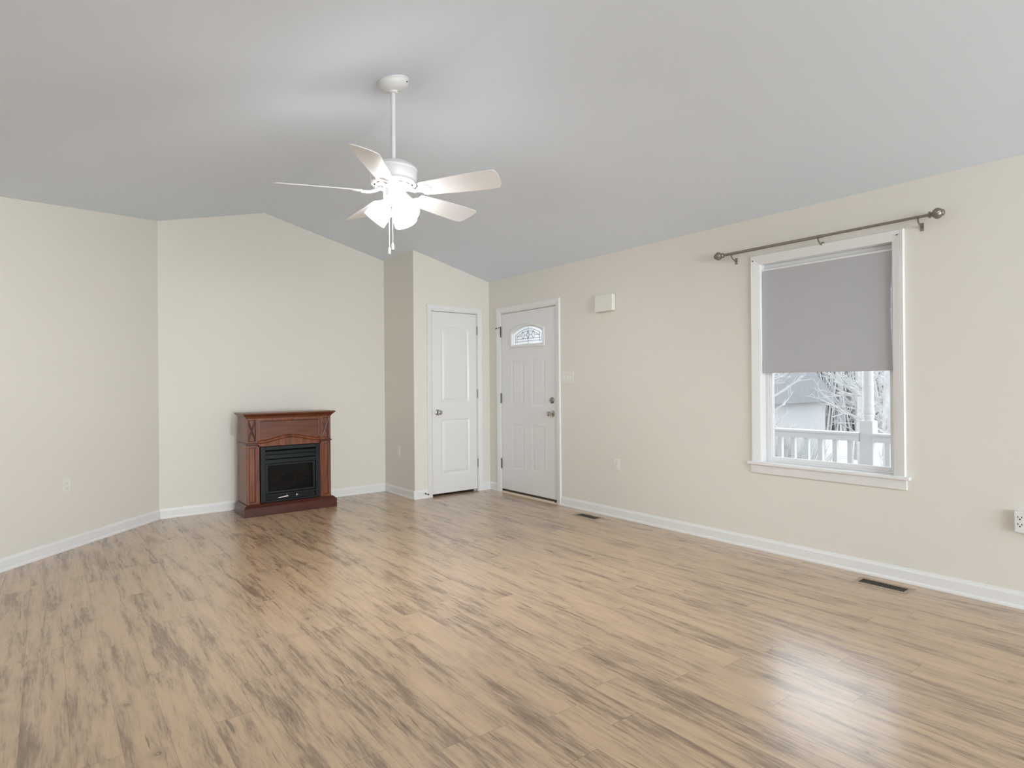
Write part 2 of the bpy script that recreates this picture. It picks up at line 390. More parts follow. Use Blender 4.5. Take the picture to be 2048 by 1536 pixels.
# closet door: door_1
d1 = struct(empty('door_1', ((CX0+CX1)/2, YC, 0)), 'narrow white closet door with two arched and square panels')
mb = MB(); casing(mb, lambda a, z, t: (a, YC-t, z), CX0, CX1, CZ1, 0.056)
mb.build('door_casing', 'trim', d1, smooth=True)
mb = MB(); mb.box(CX0, CX0+0.0035, YC, YC+0.109, 0, CZ1); mb.box(CX1-0.0035, CX1, YC, YC+0.109, 0, CZ1); mb.box(CX0, CX1, YC, YC+0.109, CZ1-0.0035, CZ1)
mb.box(CX0+.0035, CX0+0.02, YC+0.045, YC+0.075, 0, CZ1-.0035); mb.box(CX1-0.02, CX1-.0035, YC+0.045, YC+0.075, 0, CZ1-.0035)
mb.build('jamb', 'trim', d1)
sx0, sx1, sz0, sz1 = CX0+0.007, CX1-0.006, 0.028, CZ1-0.008
def closet_h(a, b):
    x = sx0+a; z = sz0+b
    lo = sd_box(x, z, 3.664, 0.541, 0.190, 0.308)
    cx, hx = 3.664, 0.185
    top = 1.818+0.072*math.sqrt(max(0, 1-((x-cx)/(hx*1.06))**2))**0.9 if abs(x-cx) < hx*1.05 else 1.818
    dz = max(1.038-z, z-top); dx = abs(x-cx)-hx; hi = max(dz*0.97, dx) if max(dz, dx) < 0 else max(dz, dx)
    d = min(lo, hi)
    return panel_height(d, 0.009, 0.030)
mb = MB(); relief(mb, sx1-sx0, sz1-sz0, closet_h, lambda a, b, h: (sx0+a, YC+0.004+h, sz0+b))
yb = YC+0.040
bmesh.ops.recalc_face_normals(mb.bm, faces=mb.bm.faces)
mb.box(sx0, sx1, YC+0.016, yb, sz0, sz1)
for q in ((sx0, sx0+0.0008), (sx1-0.0008, sx1)): mb.box(q[0], q[1], YC+0.004, YC+0.02, sz0, sz1)
slab = mb.build('door_slab', 'door', d1, smooth=True)
def knob(parent, o, d, mat, r=0.026, rose=0.032):
    o = Vector(o)
    k = MB().lathe([(rose, 0), (rose, 0.004), (rose*0.8, 0.009), (0.011, 0.012), (0.010, 0.030), (r*0.7, 0.036), (r, 0.046), (r*1.02, 0.056), (r*0.9, 0.066), (r*0.55, 0.071), (r*0.5, 0.069), (0, 0.069)], o, d, 24)
    return k.build('knob', mat, parent, smooth=True)
knob(d1, (3.430, YC+0.004, 0.930), (0, -1, 0), 'nickel')
MB().box(CX0+0.0028, CX0+0.0075, YC+0.0015, YC+0.02, 0.90, 0.96).build('latch_plate', 'oldnickel', d1)
for z in (1.86, 1.13, 0.325):
    mb = MB().cyl((CX1-0.002, YC-0.004, z-0.045), (CX1-0.002, YC-0.004, z+0.045), 0.0055, seg=12)
    mb.cyl((CX1-0.002, YC-0.004, z+0.045), (CX1-0.002, YC-0.004, z+0.051), 0.004, seg=10); mb.cyl((CX1-0.002, YC-0.004, z-0.051), (CX1-0.002, YC-0.004, z-0.045), 0.004, seg=10)
    mb.build('hinge', 'oldnickel', d1, smooth=True)

# entry door: door_2
d2 = struct(empty('door_2', (XR, (EY0+EY1)/2, 0)), 'white front door with arched leaded glass light')
mb = MB(); casing(mb, lambda a, z, t: (XR-t, a, z), EY0, EY1, EZ1, 0.062); mb.build('door_casing', 'trim', d2, smooth=True)
mb = MB(); mb.box(XR, XR+T, EY0, EY0+0.004, 0, EZ1); mb.box(XR, XR+T, EY1-0.004, EY1, 0, EZ1); mb.box(XR, XR+T, EY0, EY1, EZ1-0.004, EZ1)
mb.box(XR+0.055, XR+0.09, EY0+.004, EY0+0.022, 0.03, EZ1-.004); mb.box(XR+0.055, XR+0.09, EY1-0.022, EY1-.004, 0.03, EZ1-.004); mb.box(XR+0.055, XR+0.09, EY0+.022, EY1-.022, EZ1-0.022, EZ1-.004)
mb.build('jamb', 'trim', d2)
ty0, ty1, tz0, tz1 = EY0+0.007, EY1-0.007, 0.040, EZ1-0.008
panels = [(5.222, 1.251, 0.108, 0.252), (4.866, 1.257, 0.108, 0.252), (5.218, 0.541, 0.103, 0.252), (4.872, 0.541, 0.103, 0.249)]
GC = 5.048
def arch_top(y, side, apex, hw): return side+(apex-side)*(1-((y-GC)/hw)**2)
def lite_in(y, z, g=0.0):
    return abs(y-GC) < 0.262-g and 1.668+g < z < arch_top(y, 1.802, 1.872, 0.262)-g
def entry_h(a, b):
    y = ty0+a; z = tz0+b
    d = min(sd_box(y, z, *p) for p in panels)
    return panel_height(d, 0.0055, 0.024)
mb = MB(); relief(mb, ty1-ty0, tz1-tz0, entry_h, lambda a, b, h: (XR+0.004+h, ty0+a, tz0+b), 0.009, hole=lambda a, b: lite_in(ty0+a, tz0+b, -0.008))
# body of the slab around the light
xb0, xb1 = XR+0.0115, XR+0.048
mb.box(xb0, xb1, ty0, ty1, tz0, 1.655); mb.box(xb0, xb1, ty0, GC-0.275, 1.655, tz1); mb.box(xb0, xb1, GC+0.275, ty1, 1.655, tz1); mb.box(xb0, xb1, GC-0.275, GC+0.275, 1.89, tz1)
for q in ((ty0, ty0+0.0008), (ty1-0.0008, ty1)): mb.box(XR+0.004, XR+0.02, q[0], q[1], tz0, tz1)
mb.box(XR+0.004, XR+0.0118, ty0, ty1, tz1-0.0008, tz1); mb.box(XR+0.004, XR+0.0118, ty0, ty1, tz0, tz0+0.0008)
mb.build('door_slab', 'door', d2, smooth=True)
# moulded frame round the light
def arch_loop(g, n=20):                                    # g: grow outward
    hw = 0.262+g; side = 1.802+g; apex = 1.872+g
    L_ = [(GC-hw, 1.668-g), (GC+hw, 1.668-g)]
    for i in range(n+1):
        y = GC+hw-2*hw*i/n; L_.append((y, side+(apex-side)*(1-((y-GC)/hw)**2)))
    return L_
mb = MB(); prof = [(0.030, 0.004), (0.030, -0.004), (0.024, -0.010), (0.012, -0.012), (0.004, -0.008), (0.0, 0.0), (-0.006, 0.012), (-0.006, 0.030), (0.03, 0.030)]
loops = [[mb.bm.verts.new((XR+t, y, z)) for y, z in arch_loop(g)] for g, t in prof]
for A_, B_ in zip(loops, loops[1:]+loops[:1]):
    for i in range(len(A_)): mb.bm.faces.new((A_[i], A_[(i+1) % len(A_)], B_[(i+1) % len(A_)], B_[i]))
mb.build('glass_frame', 'door', d2, smooth=True)
dg = MB().prism(arch_loop(-0.004), YZ, XR+0.020, XR+0.026).build('door_glass', 'litglass', d2)
def came():
    mb = MB(); X = XR+0.0185
    def ln(*P, r=0.0022): mb.tube([(X, GC-p[0], p[1]) for p in P], r, 6)      # first coordinate: toward the latch side
    hw = 0.222; sb, st, ap = 1.705, 1.775, 1.838
    arc = lambda h, s, a, n=16: [(-h+2*h*i/n, s+(a-s)*(1-((-h+2*h*i/n)/h)**2)) for i in range(n+1)]
    ln(*arc(hw, st, ap)); ln(*arc(hw-0.03, st-0.022, ap-0.022)); ln((-hw, sb), (hw, sb)); ln((-hw, sb+0.028), (hw, sb+0.028))
    for s in (-1, 1): ln((s*hw, 1.69), (s*hw, st)); ln((s*(hw-0.028), 1.69), (s*(hw-0.028), st+0.01)); ln((s*(hw-0.028), 1.765), (s*0.122, 1.765))
    ln((0, 1.666), (0, 1.870))
    for c in (-0.088, 0, 0.088):
        ln((c, 1.815), (c+0.026, 1.772), (c, 1.728), (c-0.026, 1.772), (c, 1.815), r=0.0026)
    ln((-0.062, 1.772), (-0.026, 1.772)); ln((0.026, 1.772), (0.062, 1.772)); ln((-0.088, 1.728), (-0.088, sb+.028)); ln((0.088, 1.728), (0.088, sb+.028))
    return mb
came().build('leading', 'lead', dg)
knob(d2, (XR+0.004, 4.640, 0.926), (-1, 0, 0), 'nickel', 0.026, 0.034)
mb = MB().lathe([(0.033, 0), (0.033, 0.006), (0.027, 0.014), (0.020, 0.017), (0, 0.017)], (XR+0.004, 4.645, 1.064), (-1, 0, 0), 24)
mb.box(XR-0.024, XR-0.012, 4.639, 4.651, 1.050, 1.078)
mb.build('deadbolt', 'oldnickel', d2, smooth=True)
for i, z in enumerate((1.832, 1.078, 0.331)):
    yy = EY1-0.001
    mb = MB().cyl((XR-0.004, yy, z-0.056), (XR-0.004, yy, z+0.056), 0.0068, seg=12)
    for k in range(4): mb.cyl((XR-0.004, yy, z-0.037+k*0.0245-0.001), (XR-0.004, yy, z-0.037+k*0.0245+0.001), 0.0074, seg=12)
    hg = mb.build('hinge', 'bronze', d2, smooth=True)
    if i == 0:
        mb = MB().cyl((XR-0.004, yy, z+0.056), (XR-0.004, yy, z+0.066), 0.010, seg=12)
        mb.tube([(XR-0.006, yy, z+0.058), (XR-0.022, yy+0.020, z+0.052), (XR-0.032, yy+0.045, z+0.046)], 0.0035, 8)
        mb.cyl((XR-0.030, yy+0.040, z+0.047), (XR-0.036, yy+0.054, z+0.044), 0.0085, seg=12)
        mb.build('hinge_stop', 'oldnickel', hg, smooth=True)
mb = MB().box(XR+0.001, XR+0.05, ty0, ty1, 0.020, 0.0395); mb.box(XR-0.004, XR+0.004, ty0+0.01, ty0+0.028, 0.010, 0.030)
mb.build('door_sweep', 'rubber', d2)
MB().prism([(XR-0.012, 0.0), (XR+T, 0), (XR+T, 0.018), (XR+0.005, 0.018), (XR-0.008, 0.008)], lambda u, v, w: (u, w, v), EY0, EY1).build('threshold', 'threshold', d2)

# ---------------------------------------------------------------- window_1
w1 = struct(empty('window_1', (XR, (WY0+WY1)/2, 0)), 'tall white window in the cream wall')
mb = MB()
cw = 0.066
prof = [(0, 0.0), (0, 0.011), (0.006, 0.014), (0.030, 0.015), (0.044, 0.019), (cw-0.004, 0.021), (cw, 0.017), (cw, 0)]
def leg(e, s, z0, z1m):
    A_ = [mb.bm.verts.new((XR-t, e+s*q, z0)) for q, t in prof]; B_ = [mb.bm.verts.new((XR-t, e+s*q, z1m+q)) for q, t in prof]
    for i in range(len(prof)-1): mb.bm.faces.new((A_[i], B_[i], B_[i+1], A_[i+1]))
    mb.bm.faces.new(A_); mb.bm.faces.new(B_)
leg(WY0+0.006, -1, WZ0+0.002, WZ1-0.004); leg(WY1-0.004, 1, WZ0+0.002, WZ1-0.004)
A_ = [mb.bm.verts.new((XR-t, WY0+0.006-q, WZ1-0.004+q)) for q, t in prof]; B_ = [mb.bm.verts.new((XR-t, WY1-0.004+q, WZ1-0.004+q)) for q, t in prof]
for i in range(len(prof)-1): mb.bm.faces.new((A_[i], B_[i], B_[i+1], A_[i+1]))
mb.bm.faces.new(A_); mb.bm.faces.new(B_)
mb.build('window_casing', 'trim', w1, smooth=True)
mb = MB(); mb.box(XR-0.034, XR+0.055, WY0-0.086, WY1+0.094, WZ0-0.018, WZ0+0.003)
mb.build('window_sill', 'trim', w1, bevel=0.005, seg=3)
mb = MB().prism([(0, 0), (0.013, 0.0), (0.015, 0.012), (0.015, 0.030), (0.019, 0.046), (0.022, 0.060), (0, 0.060)], lambda u, v, w: (XR-u, w, WZ0-0.0785+v), WY0-0.064, WY1+0.07)
mb.build('apron', 'trim', w1, smooth=True)
mb = MB(); j = 0.004
mb.box(XR, XR+T, WY0, WY0+j, WZ0, WZ1); mb.box(XR, XR+T, WY1-j, WY1, WZ0, WZ1); mb.box(XR, XR+T, WY0+j, WY1-j, WZ1-j, WZ1); mb.box(XR+0.055, XR+T, WY0, WY1, WZ0-0.001, WZ0+j)
mb.build('jamb', 'vinyl', w1)
# vinyl frame and the two sashes
mb = MB(); f0, f1 = XR+0.062, XR+0.132
mb.box(f0, f1, WY0+j, WY0+0.026, WZ0+j, WZ1-j); mb.box(f0, f1, WY1-0.026, WY1-j, WZ0+j, WZ1-j); mb.box(f0, f1, WY0+0.026, WY1-0.026, WZ1-0.028, WZ1-j); mb.box(f0, f1, WY0+0.026, WY1-0.026, WZ0+j, WZ0+0.014)
mb.build('window_frame', 'vinyl', w1, bevel=0.002)
def sash(x0, x1, z0, z1, name):
    a0, a1 = WY0+0.027, WY1-0.027; t = 0.026
    mb = MB(); mb.box(x0, x1, a0, a0+t, z0, z1); mb.box(x0, x1, a1-t, a1, z0, z1); mb.box(x0, x1, a0+t, a1-t, z0, z0+t); mb.box(x0, x1, a0+t, a1-t, z1-t, z1)
    s_ = mb.build('sash', 'vinyl', w1, bevel=0.0025)
    MB().box((x0+x1)/2-0.003, (x0+x1)/2+0.003, a0+t, a1-t, z0+t, z1-t).build('pane', 'glass', s_)
    return s_
sash(XR+0.070, XR+0.096, WZ0+0.014, 1.390, 'lower')
sash(XR+0.100, XR+0.126, 1.362, WZ1-0.028, 'upper')
for yy, zz_ in ((2.392, 2.122), (1.446, 2.127)):
    mb = MB().tube([(XR-0.018, yy, zz_), (XR-0.027, yy-0.002, zz_), (XR-0.030, yy-0.010, zz_+0.001)], 0.003, 8); mb.build('screw', 'slot', w1, smooth=True)

# roller shade
rb = tag(empty('roller_shade', (XR+0.03, (WY0+WY1)/2, 2.06)), 'grey roller shade drawn halfway down the tall white window', 'window shade')
MB().cyl((XR+0.035, WY0+0.010, 2.047), (XR+0.035, WY1-0.010, 2.047), 0.0165, seg=24).build('roller_tube', 'vinyl', rb, smooth=True)
mb = MB()                                                 # fabric with gently waving side edges
nz = 30; g = []
for k in range(nz+1):
    z = 2.045-(2.045-1.312)*k/nz; t = k/nz
    row = []
    for i in range(13):
        s = i/12
        y = (1.484+0.010*math.sin(PI*t)+0*s)*(1-s)+2.3385*s-(0.003*math.sin(PI*t))*s
        row.append((XR+0.0160+0.002*math.sin(3*s+4*t), y, z))
    g.append(row)
for off in (0, 1):
    V = [[mb.bm.verts.new((p[0]+off*0.0008, p[1], p[2])) for p in r] for r in g]
    for k in range(nz):
        for i in range(12): mb.bm.faces.new((V[k][i], V[k+1][i], V[k+1][i+1], V[k][i+1]))
mb.build('shade_fabric', 'shade', rb, smooth=True)
MB().box(XR+0.0135, XR+0.0205, 1.487, 2.338, 1.298, 1.314).build('hem_bar', 'shade', rb, bevel=0.002)
for yy in (WY0+0.004, WY1-0.010):
    MB().box(XR+0.016, XR+0.054, yy, yy+0.006, 2.026, 2.078).build('bracket', 'vinyl', rb)

# ---------------------------------------------------------------- curtain rod
cr_ = tag(empty('curtain_rod', (XR-0.07, 1.88, 2.198)), 'dark pewter curtain rod with twisted ball finials above the window', 'curtain rod')
rx, rz_ = XR-0.07, 2.198
MB().cyl((rx, 1.86, rz_), (rx, 2.600, rz_), 0.0105, seg=20).build('outer_tube', 'pewter', cr_, smooth=True)
MB().cyl((rx, 1.255, rz_), (rx, 1.90, rz_), 0.0085, seg=20).build('inner_tube', 'pewter', cr_, smooth=True)
def finial(y, s):
    mb = MB(); o = (rx, y, rz_); d = (0, s, 0)
    mb.lathe([(0.009, 0), (0.016, 0.002), (0.0195, 0.006), (0.0195, 0.010), (0.013, 0.014), (0.011, 0.018), (0.012, 0.021)], o, d, 24)
    P = [(0.012+0.0185*math.sin(PI*(0.04+0.86*t)), 0.020+0.050*t) for t in [i/18 for i in range(19)]]
    mb.lathe(P, o, d, 60, flute=12, famp=0.055, twist=26)
    mb.lathe([(0.014, 0.066), (0.018, 0.070), (0.018, 0.076), (0.012, 0.081), (0, 0.082)], o, d, 24)
    mb.build('finial', 'pewter', cr_, smooth=True)
finial(2.596, 1); finial(1.262, -1)
for yy in (2.535, 1.895, 1.315):
    mb = MB()
    mb.tube([(rx, yy, rz_-0.014), (rx+0.008, yy, rz_-0.026), (rx+0.028, yy, rz_-0.038), (rx+0.050, yy, rz_-0.046), (XR-0.004, yy, rz_-0.048)], 0.0048, 8)
    mb.tube([(rx+0.013*math.cos(t), yy, rz_+0.013*math.sin(t)) for t in [math.radians(a) for a in range(-190, 12, 20)]], 0.0035, 8)
    mb.box(XR-0.004, XR, yy-0.009, yy+0.009, rz_-0.072, rz_-0.024)
    mb.cyl((rx-0.026, yy, rz_-0.010), (rx-0.010, yy, rz_-0.006), 0.0045, seg=10)
    mb.build('bracket', 'pewter', cr_, smooth=True)

# ---------------------------------------------------------------- wall plates
def outlet():
    r = empty('wall_outlet', (0, 0, 0))
    p = MB().box(-0.035, 0.035, -0.0055, 0, -0.0575, 0.0575).build('cover_plate', 'plate', r, True, bevel=0.003)
    for z in (0.0195, -0.0195):
        poly = []
        for i in range(24):
            t = 2*PI*i/24; poly.append((0.0168*math.cos(t), max(-0.0135, min(0.0135, 0.0168*math.sin(t)))+z))
        q = MB().prism(poly, XZ, -0.0085, -0.004).build('receptacle', 'plate', r, True, bevel=0.0006)
        sl = MB(); sl.box(-0.0075, -0.0052, -0.0092, -0.0084, z-0.001, z+0.0075); sl.box(0.0052, 0.0075, -0.0092, -0.0084, z-0.001, z+0.0065)
        sl.cyl((0, -0.0084, z-0.0065), (0, -0.0092, z-0.0065), 0.0026, seg=12)
        sl.build('slots', 'faintslot', q, True)
    MB().cyl((0, -0.0054, 0), (0, -0.0072, 0), 0.003, seg=12).build('screw', 'plate', r, True, smooth=True)
    return r
o0 = outlet()
spots = [((XR, 3.757, 0.483), -PI/2, 'ivory outlet on the right wall between front door and window'),
         ((0.122-0.0, 5.682, 0.487), math.atan2(DN.x, -DN.y), 'ivory outlet low on the angled left wall'),
         ((XC, 6.113, 0.495), -PI/2, 'ivory outlet on the short closet side wall'),
         ((1.534, YB, 0.497), 0, 'outlet on the back wall half hidden behind the fireplace')]
for i, (l, rz, lab) in enumerate(spots):
    o = o0 if i == 0 else copy_tree(o0)
    if i == 1:
        q = Vector((XD, YB, 0)); s_ = (Vector((l[0], l[1], 0))-q).dot(DD); q = q+DD*s_; l = (q.x, q.y, l[2])
    o.location = l; o.rotation_euler = (0, 0, rz); tag(o, lab, 'outlet', 'ivory wall outlets')
sw = tag(empty('light_switch', (XR, 4.402, 1.296), -PI/2), 'ivory triple toggle light switch right of the front door', 'light switch')
MB().box(-0.083, 0.083, -0.006, 0, -0.0575, 0.0575).build('cover_plate', 'plate', sw, True, bevel=0.003)
for xx in (-0.046, 0, 0.046):
    tg = MB().box(xx-0.005, xx+0.005, -0.0075, -0.005, -0.012, 0.012); tg.quadbox([(xx-0.0042, -0.007, -0.003), (xx+0.0042, -0.007, -0.003), (xx+0.0042, -0.007, 0.006), (xx-0.0042, -0.007, 0.006), (xx-0.0036, -0.016, 0.006), (xx+0.0036, -0.016, 0.006), (xx+0.0036, -0.015, 0.012), (xx-0.0036, -0.015, 0.012)])
    tg.build('toggle', 'faintslot' if False else 'whiteplastic', sw, True)
    for zs in (0.030, -0.030): MB().cyl((xx, -0.0055, zs), (xx, -0.007, zs), 0.0028, seg=10).build('screw', 'plate', sw, True)
# door chime
ch = tag(empty('door_chime', (XR, 3.866, 1.981), -PI/2), 'white rounded door chime box high on the wall', 'door chime')
poly = []
for i in range(9): t = -PI/2+PI*i/8; poly.append((0.104+0.010*math.cos(t), 0.066*math.sin(t)*1.15 if abs(math.sin(t)) > .99 else 0.0745*math.sin(t)))
poly += [(-0.104, 0.078), (-0.112, 0.070), (-0.112, -0.070), (-0.104, -0.078)]
MB().prism(poly, XZ, -0.050, -0.006).build('cover', 'plate', ch, True, bevel=0.008, seg=4)
MB().box(-0.095, 0.095, -0.007, 0, -0.062, 0.062).build('back_plate', 'whiteplastic', ch, True)

# plug-in multi-outlet tap at the right edge
tp = tag(empty('outlet_tap', (XR, 0.815, 0.472), -PI/2), 'white six socket plug-in wall tap at the right edge', 'outlet tap')
MB().prism([(-0.074, -0.058), (0.074, -0.058), (0.076, 0.056), (-0.076, 0.056)], XZ, -0.036, 0).build('body', 'whiteplastic', tp, True, bevel=0.005, seg=3)
for xx in (-0.050, 0.0, 0.050):
    for z in (0.022, -0.016):
        sl = MB(); sl.box(xx-0.010, xx-0.0065, -0.0368, -0.0355, z, z+0.009); sl.box(xx+0.0065, xx+0.010, -0.0368, -0.0355, z, z+0.0085); sl.cyl((xx, -0.0355, z-0.007), (xx, -0.0368, z-0.007), 0.004, seg=12)
        sl.build('socket', 'slot', tp, True)

# door stop on the baseboard left of the closet door
ds = tag(empty('door_stop', (3.262, YC-0.0105, 0.052)), 'small metal door stop screwed to the baseboard by closet', 'door stop')
mb = MB().cyl((3.262, YC-0.0105, 0.052), (3.262, YC-0.016, 0.052), 0.010, seg=14)
mb.tube([(3.262+0.0045*math.cos(k*0.9), YC-0.016-k*0.0009, 0.052+0.0045*math.sin(k*0.9)) for k in range(60)], 0.0011, 6)
mb.build('spring', 'oldnickel', ds, smooth=True)
MB().cyl((3.262, YC-0.069, 0.052), (3.262, YC-0.082, 0.052), 0.0075, 0.0065, seg=14).build('rubber_tip', 'rubber', ds, smooth=True)

# floor registers
def register():
    r = empty('floor_register', (0, 0, 0)); L_, W_, iw, il = 0.150, 0.072, 0.042, 0.124
    mb = MB(); t = 0.004
    for s in (-1, 1):
        mb.prism([(s*W_, 0), (s*(W_-0.004), t), (s*iw, t), (s*iw, 0)], lambda u, v, w: (u, w, v), -L_, L_)
        mb.prism([(s*L_, 0), (s*(L_-0.004), t), (s*il, t), (s*il, 0)], lambda u, v, w: (w, u, v), -iw, iw)
    mb.build('frame', 'register', r, True)
    mb = MB(); n = 18
    for i in range(1, n):
        y = -il+2*il*i/n; mb.box(-iw, iw, y-0.0020, y+0.0020, 0.0010, 0.0015)
    mb.box(-0.0012, 0.0012, -il, il, 0.001, 0.0014)
    mb.build('louvers', 'bronze', r, True)
    MB().box(-iw, iw, -il, il, 0.0003, 0.0009).build('duct', 'ductdark', r, True)  # thin dark sheet on the solid floor, painting the shade below the louvers
    return r
g0 = register(); g0.location = (3.977, 1.486, 0); tag(g0, 'near tan slotted floor register under the window', 'floor register', 'floor registers')
g1 = copy_tree(g0); g1.location = (3.965, 3.962, 0); tag(g1, 'far tan slotted floor register near the front door', 'floor register', 'floor registers')

# ---------------------------------------------------------------- fireplace
FX, FY = 1.9075, 6.315                                     # centre, rear
fp = tag(empty('electric_fireplace', (FX, FY-0.17, 0)), 'cherry wood mantel fireplace with black firebox on plank floor', 'fireplace')
yb_, yf = FY, 6.020                                        # rear of body, front of body
bx0, bx1 = 1.500, 2.315
# base plinth
mb = MB()
mb.quadbox([(1.463, 5.965, 0), (2.358, 5.965, 0), (2.358, FY, 0), (1.463, FY, 0), (1.463, 5.965, 0.082), (2.358, 5.965, 0.082), (2.358, FY, 0.082), (1.463, FY, 0.082)])
mb.quadbox([(1.463, 5.965, 0.082), (2.358, 5.965, 0.082), (2.358, FY, 0.082), (1.463, FY, 0.082), (1.490, 6.000, 0.108), (2.330, 6.000, 0.108), (2.330, FY, 0.108), (1.490, FY, 0.108)])
mb.build('base', 'cherrydark', fp, bevel=0.002)
# body: two side columns, header and back
mb = MB()
mb.box(bx0, 1.612, yf+0.012, yb_, 0.106, 0.935); mb.box(2.208, bx1, yf+0.012, yb_, 0.106, 0.935)
mb.box(1.612, 2.208, yf+0.018, yb_, 0.655, 0.935); mb.box(1.612, 2.208, yb_-0.02, yb_, 0.106, 0.655); mb.box(1.612, 2.208, yf+0.02, yb_-0.02, 0.1, 0.112)
mb.build('body', 'cherry', fp)
# mantel shelf as stepped crown
mb = MB()
def ring(z0, z1, o0, o1):
    mb.quadbox([(bx0-o0, yf-o0, z0), (bx1+o0, yf-o0, z0), (bx1+o0, yb_, z0), (bx0-o0, yb_, z0), (bx0-o1, yf-o1, z1), (bx1+o1, yf-o1, z1), (bx1+o1, yb_, z1), (bx0-o1, yb_, z1)])
ring(0.926, 0.940, 0.004, 0.010); ring(0.940, 0.966, 0.010, 0.036); ring(0.966, 0.979, 0.040, 0.040)
mb.build('mantel_shelf', 'cherryh', fp, bevel=0.0015)
# pilasters with sunk panels below, crossed blocks above
def frame_panel(mb, x0, x1, z0, z1, y, b=0.020, d=0.007, t=0.014):
    mb.box(x0, x0+b, y, y+t, z0, z1); mb.box(x1-b, x1, y, y+t, z0, z1); mb.box(x0+b, x1-b, y, y+t, z0, z0+b); mb.box(x0+b, x1-b, y, y+t, z1-b, z1)
    c = 0.004
    for (p, q) in (((x0+b, z0+b), (x1-b, z0+b)), ((x1-b, z0+b), (x1-b, z1-b)), ((x1-b, z1-b), (x0+b, z1-b)), ((x0+b, z1-b), (x0+b, z0+b))):
        GROOVE.tube([(p[0], y+d*0.6, p[1]), (q[0], y+d*0.6, q[1])], 0.0045, 6)  # dark lines that paint groove shade round the sunk panel
for side, (x0, x1) in enumerate(((bx0, 1.600), (2.216, bx1))):
    mb = MB(); GROOVE = MB(); frame_panel(mb, x0, x1, 0.108, 0.668, yf-0.002)
    pl_ = mb.build('pilaster', 'cherry', fp, bevel=0.0012); GROOVE.build('panel_bead', 'cherrydark', pl_)
    mb = MB(); GROOVE = MB(); frame_panel(mb, x0, x1, 0.692, 0.926, yf-0.002, 0.014)
    a, b_, c, d_ = x0+0.014, x1-0.014, 0.706, 0.912
    for P in (((a, c), (b_, d_)), ((a, d_), (b_, c))):
        GROOVE.tube([(P[0][0], yf+0.008, P[0][1]), (P[1][0], yf+0.008, P[1][1])], 0.0075, 6)
    pl_ = mb.build('corner_block', 'cherry', fp); GROOVE.build('crossed_moulding', 'cherrydark', pl_)  # cross in darker wood, so the shade of the carving is in its colour
    jx = 1.600 if side == 0 else 2.200
    mb = MB().box(jx, jx+0.016, yf+0.002, yf+0.014, 0.108, 0.672); mb.build('jamb_strip', 'cherry', fp)
# frieze: centre panel with an arched foot
N_ = 24
def archz(x, a, e): t = (x-1.908)/0.300; t = max(-1, min(1, t)); return e+(a-e)*(0.5+0.5*math.cos(PI*t))
mb = MB()
mb.box(1.600, 2.216, yf-0.002, yf+0.012, 0.902, 0.926); mb.box(1.600, 1.622, yf-0.002, yf+0.012, 0.69, 0.902); mb.box(2.194, 2.216, yf-0.002, yf+0.012, 0.69, 0.902)
fo_ = mb.build('frieze_frame', 'cherry', fp)
mb = MB(); mb.tube([(1.622, yf+0.003, 0.90), (2.194, yf+0.003, 0.90)], 0.005, 6); mb.tube([(1.624, yf+0.003, 0.73), (1.624, yf+0.003, 0.90)], 0.005, 6); mb.tube([(2.192, yf+0.003, 0.73), (2.192, yf+0.003, 0.90)], 0.005, 6)
mb.build('panel_bead', 'cherrydark', fo_)  # dark beads painting the shade round the recessed frieze
MB().box(1.610, 2.206, yf+0.008, yf+0.019, 0.66, 0.915).build('frieze_panel', 'cherryh', fp)
mb = MB(); prof = [(0.012, 0.034), (-0.004, 0.030), (-0.012, 0.022), (-0.013, 0.014), (-0.008, 0.006), (-0.003, 0.0), (0.012, 0.0)]
loops = []
for i in range(N_+1):
    x = 1.602+0.612*i/N_; zb = archz(x, 0.727, 0.680)
    loops.append([mb.bm.verts.new((x, yf+t, zb+v)) for t, v in prof])
for A_, B_ in zip(loops, loops[1:]):
    for k in range(len(prof)): mb.bm.faces.new((A_[k], A_[(k+1) % len(prof)], B_[(k+1) % len(prof)], B_[k]))
mb.bm.faces.new(loops[0]); mb.bm.faces.new(loops[-1])
mb.build('arch_moulding', 'cherry', fp, smooth=True)
mb = MB().prism([(1.602, 0.655)]+[(2.214, 0.655)]+[(1.602+0.612*i/N_, archz(1.602+0.612*i/N_, 0.728, 0.682)) for i in range(N_, -1, -1)], XZ, yf+0.002, yf+0.018)
mb.build('arch_apron', 'cherry', fp)
# waist moulding round both ends
for x0, x1 in ((bx0-0.009, 1.603), (2.213, bx1+0.009)):
    xs = (x0, bx0) if x0 < 1.6 else (bx1, x1)
    mb = MB().box(x0, x1, yf-0.012, yf+0.012, 0.674, 0.690); mb.box(xs[0], xs[1], yf+0.012, yb_, 0.674, 0.690)
    mb.build('waist_moulding', 'cherrydark', fp, bevel=0.004, seg=3)
